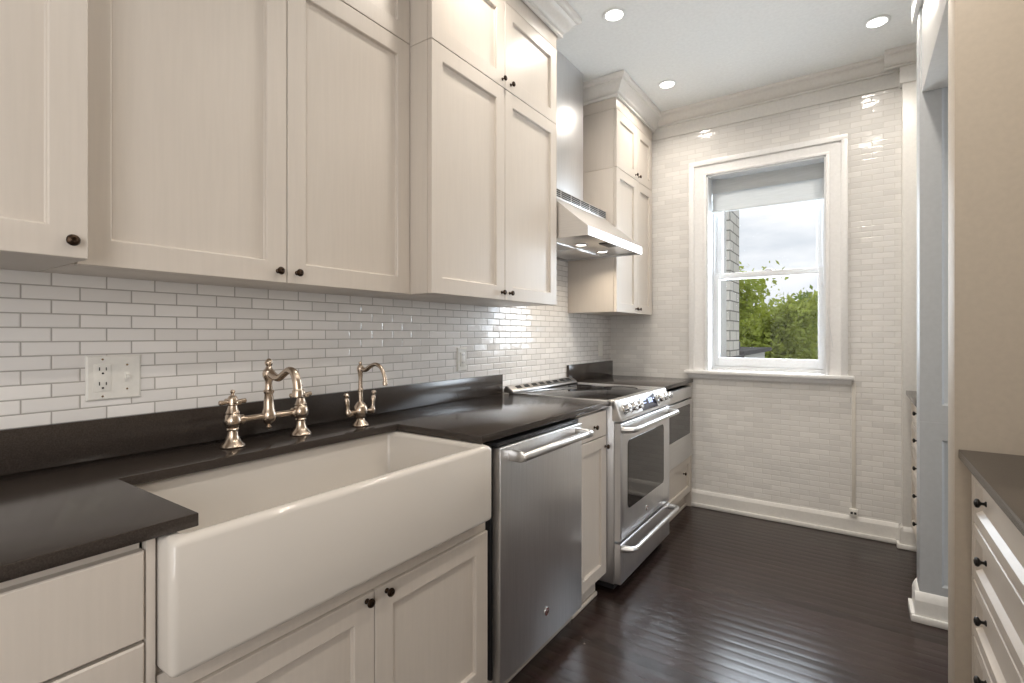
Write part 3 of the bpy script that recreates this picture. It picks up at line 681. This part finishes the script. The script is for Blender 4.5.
# ------------------------------------------------------------------ range hood
hoo = thing('range_hood', 'stainless steel chimney range hood above the range', 'range hood', (.27, 2.63, 1.725))
HY0, HY1, HX = 2.252, 3.002, .530
sh = B()
def hull(b, pts, faces):
    t = bmesh.new(); v = [t.verts.new(p) for p in pts]
    for f in faces: t.faces.new([v[i] for i in f])
    bmesh.ops.recalc_face_normals(t, faces=t.faces[:]); return b._merge(t)
# canopy shell: front band, sloping top, side cheeks, open underside with a sunk panel
HZ0, HZ1, HT = 1.727, 1.771, 1.965
outer = [(.003, HZ0), (HX, HZ0), (HX, HZ1), (.300, HT), (.003, HT)]
can = B()
t = bmesh.new(); A = [t.verts.new((x, HY0, z)) for x, z in outer]; C = [t.verts.new((x, HY1, z)) for x, z in outer]
t.faces.new(A); t.faces.new(C[::-1])
for i in range(5): t.faces.new((A[i], C[i], C[(i+1) % 5], A[(i+1) % 5]))
bmesh.ops.recalc_face_normals(t, faces=t.faces[:])
bot = min(t.faces, key=lambda f: f.calc_center_median().z)
bmesh.ops.inset_individual(t, faces=[bot], thickness=.012, use_even_offset=True)
r = bmesh.ops.extrude_face_region(t, geom=[bot]); bmesh.ops.delete(t, geom=[bot], context='FACES_ONLY')
for g in r['geom']:
    if isinstance(g, bmesh.types.BMVert): g.co.z += .028
can._merge(t)
obj('canopy', can, 'steel', hoo)
ub = B().box(.016, HX-.016, HY0+.016, HY1-.016, HZ0+.012, HZ0+.020, .001)
up_ = obj('underside_panel', ub, 'steel', hoo)
fl = B()
for k in range(2): fl.box(.03, .27, HY0+.03+k*.355, HY0+.36+k*.355, HZ0+.006, HZ0+.013, .002)
obj('grease_filter', fl, 'steel_v', up_)
for x, y in ((.345, 2.545), (.345, 2.83)):
    l = obj('hood_lamp', B().lathe([(.036, 0), (.038, -.003), (.030, -.005), (.028, -.003)], (x, y, HZ0+.012), (0, 0, 1), 24), 'chrome', hoo)
    obj('lamp_lens', B().lathe([(.028, -.0035), (.028, -.001), (0, -.001)], (x, y, HZ0+.012), (0, 0, 1), 24), 'hood_lamp', l)
    area('hood_spot', (x, y, HZ0), (0, 0, 0), .05, .05, 1.2, (1.0, .88, .72), 'DISK', 140)
obj('control_pad', B().box(.445, .495, 2.56, 2.69, HZ0+.006, HZ0+.013, .002), 'black_plastic', hoo)
obj('vent_box', B().box(.004, .300, HY0, HY1-.01, HT, 2.018, .002), 'steel', hoo)
vg = B()
for k in range(6):
    y = HY0+.03+k*.118
    for j in range(4): vg.box(.2995, .3015, y, y+.106, HT+.009+j*.0105, HT+.0150+j*.0105)
obj('vent_grille', vg, 'slot', hoo)
obj('chimney', B().box(.004, .208, 2.400, 2.850, 2.018, CEIL-.002, .002), 'steel_v', hoo)

# ------------------------------------------------------------------ right-hand cabinets
def drawers(p, face_x, y0, y1, zs, knob_y):
    for i, (z0, z1) in enumerate(zs):
        prof = [(0, -.02), (0, -.002), (.002, 0), (.030, 0), (.033, -.003), (.040, -.010), (.042, -.012)]
        d = obj('drawer', B().rings('-x', face_x, y0, y1, z0, z1, prof), 'paint', p)
        for ky in knob_y: knob(d, '-x', face_x+.012, ky, (z0+z1)/2, 'black_iron', .85)
r1 = thing('drawer_cabinet', 'cream five-drawer base cabinet at the near right', 'cabinet', (2.15, 1.2, 0), 'drawer cabinets on the right')
cb = B(); cb.box(1.898, XR-.004, -.60, 1.864, .10, .888); cb.box(1.880, 1.899, 1.838, 1.864, .0, .888, .001); cb.box(1.935, XR-.004, -.60, 1.860, .001, .10)
obj('carcass', cb, 'paint', r1)
zk = [.838 - .0345 - .153*i for i in range(5)]
drawers(r1, 1.880, .94, 1.836, [(z-.074, z+.074) if i else (z-.074, z+.070) for i, z in enumerate(zk)], [1.746, 1.04])
drawers(r1, 1.880, .03, .93, [(z-.074, z+.074) if i else (z-.074, z+.070) for i, z in enumerate(zk)], [.12])
w1 = thing('worktop', 'dark stone worktop against the beige stub wall', 'worktop', (2.15, 1.2, .891), 'dark stone worktops')
obj('slab', B().box(1.853, XR-.003, -.62, 1.8665, .891, .915, .0022), 'stone', w1)
r2 = thing('drawer_cabinet', 'cream five-drawer base cabinet behind the panelled pier', 'cabinet', (2.15, 3.3, 0), 'drawer cabinets on the right')
cb = B(); cb.box(1.890, XR-.004, 2.932, 3.656, .10, .888); cb.box(1.925, XR-.004, 2.932, 3.650, .001, .10)
obj('carcass', cb, 'paint', r2)
zk = [.820 - .148*i for i in range(5)]
drawers(r2, 1.874, 2.936, 3.652, [(z-.071, z+.071) if i else (z-.071, z+.062) for i, z in enumerate(zk)], [3.42])
w2 = thing('worktop', 'dark stone worktop in the far right corner behind the pier', 'worktop', (2.15, 3.3, .891), 'dark stone worktops')
obj('slab', B().box(1.850, XR-.003, 2.934, 3.657, .891, .915, .0022), 'stone', w2)

# ------------------------------------------------------------------ outside the window
br = thing('brick_building', 'pale brick corner of the next bay outside the window', 'building', (.3, 5.0, -6))
obj('side_wall', B().box(.20, .565, 4.10, 5.30, -6, 7), 'stucco', br)
obj('brick_quoin', B().box(.10, .600, 5.25, 5.70, 1.02, 7), 'brick', br)
obj('ledge', B().box(.40, .64, 4.10, 5.75, .90, 1.02), 'roof', br)
rf = thing('flat_roof', 'dark low roof below the brick corner outside the window', 'roof', (.1, 7.0, -6))
obj('block', B().box(-1.5, .50, 6.2, 8.2, -6, 1.00), 'stucco', rf)
rb = B(); rb.box(-1.5, .58, 6.1, 8.3, 1.00, 1.05); rb.box(.20, .42, 6.5, 6.8, 1.05, 1.16, .02); rb.box(-.2, .05, 7.0, 7.2, 1.05, 1.12, .02)
obj('roofing', rb, 'roof', rf)
struct('ground', B().box(-60, 60, 4.2, 120, -6.2, -6), simple('grass_ground', (.06, .10, .03), .9), 'green ground far below the window', 'ground')
def tree(label, base, clumps, mat, nleaf, size, name='tree'):
    """trunk, limbs to each clump, leaves scattered in clumps; clumps are (x, y, z, rx, ry, rz)"""
    p = thing(name, label, 'tree', base, 'trees outside the window')
    bx, by, bz = base; tb = B(); top = sum(c[2] for c in clumps)/len(clumps)
    tb.tube(spline([(bx, by, bz), (bx+.1, by, bz+(top-bz)*.5), (bx, by+.1, top-.2)], 5), [.16-.10*i/10 for i in range(11)], 8)
    for c in clumps:
        tb.tube(spline([(bx, by+.05, bz+(top-bz)*.7), ((bx+c[0])/2, (by+c[1])/2, (top+c[2])/2-.25), c[:3]], 4), [.05-.04*i/8 for i in range(9)], 6)
    obj('trunk', tb, 'bark', p)
    verts, faces = [], []
    tot = sum(c[3]*c[5] for c in clumps)
    for c in clumps:
        k = int(nleaf*c[3]*c[5]/tot)
        # leaves sit on twigs so that the clump breaks up into sprays
        tw = max(6, k//26)
        for _ in range(tw):
            while True:
                q = Vector((random.uniform(-1, 1), random.uniform(-1, 1), random.uniform(-1, 1)))
                if .15 < q.length < 1: break
            s0 = Vector((c[0]+q.x*c[3], c[1]+q.y*c[4], c[2]+q.z*c[5]))
            dr = Vector((q.x+random.uniform(-.5, .5), q.y+random.uniform(-.5, .5), q.z*.4+random.uniform(-.25, .35))).normalized()
            for j in range(26):
                s = s0 + dr*random.uniform(-.1, .42) + Vector([random.gauss(0, .065) for _ in range(3)])
                u = Vector([random.gauss(0, 1) for _ in range(3)]).normalized(); v = u.cross(Vector([random.gauss(0, 1) for _ in range(3)])).normalized()
                L = size*random.uniform(.7, 1.3); i0 = len(verts)
                verts += [s, s+u*L*.5+v*L*.24, s+u*L, s+u*L*.5-v*L*.24]; faces.append((i0, i0+1, i0+2, i0+3))
    me = bpy.data.meshes.new('foliage'); o_ = off(p); me.from_pydata([tuple(v-o_) for v in verts], [], faces); me.materials.append(M[mat])
    f = bpy.data.objects.new('foliage', me); COL.objects.link(f); f.parent = p
    return p
tree('yellow-green tree with feathery sprays reaching up beside the brick corner', (-.75, 9.4, -6), [(-.55, 9.3, 1.95, .62, .5, .20), (-.20, 9.4, 1.70, .45, .4, .16), (-.8, 9.3, 1.55, .5, .5, .25), (-.05, 9.4, 2.16, .32, .3, .07)], 'leaf_yellow', 5000, .10)
tree('bright green bushy tree filling the middle of the window view', (.05, 11.8, -6), [(.0, 11.8, .95, .75, .7, .55), (.3, 11.9, 1.40, .5, .5, .26), (-.3, 11.8, 1.2, .45, .5, .22), (.35, 11.8, .55, .6, .6, .5), (.62, 11.8, 1.72, .38, .4, .16)], 'leaf_yellow', 11000, .115)
tree('mid green tree low at the right of the window view', (1.1, 14.5, -6), [(.75, 14.5, .9, .8, .7, .7), (1.0, 14.5, 1.6, .6, .6, .35), (.45, 14.4, 1.9, .45, .5, .16)], 'leaf_mid', 8000, .13)
tree('dark green dense tree standing behind the brick corner', (-1.3, 17.0, -6), [(-1.2, 17, 1.15, 1.1, .8, .65), (-.4, 17.1, 1.3, .9, .8, .45), (-1.8, 17, .7, 1.0, .8, .6), (.3, 17, 1.2, .9, .8, .5)], 'leaf_dark', 9000, .17)
tree('dark green tree line far behind the other trees', (.2, 21.5, -6), [(-2.4, 21.5, 1.0, 1.7, 1, .8), (.0, 21.5, 1.1, 1.7, 1, .8), (1.8, 21.5, 1.2, 1.7, 1, .8)], 'leaf_dark', 10000, .2)
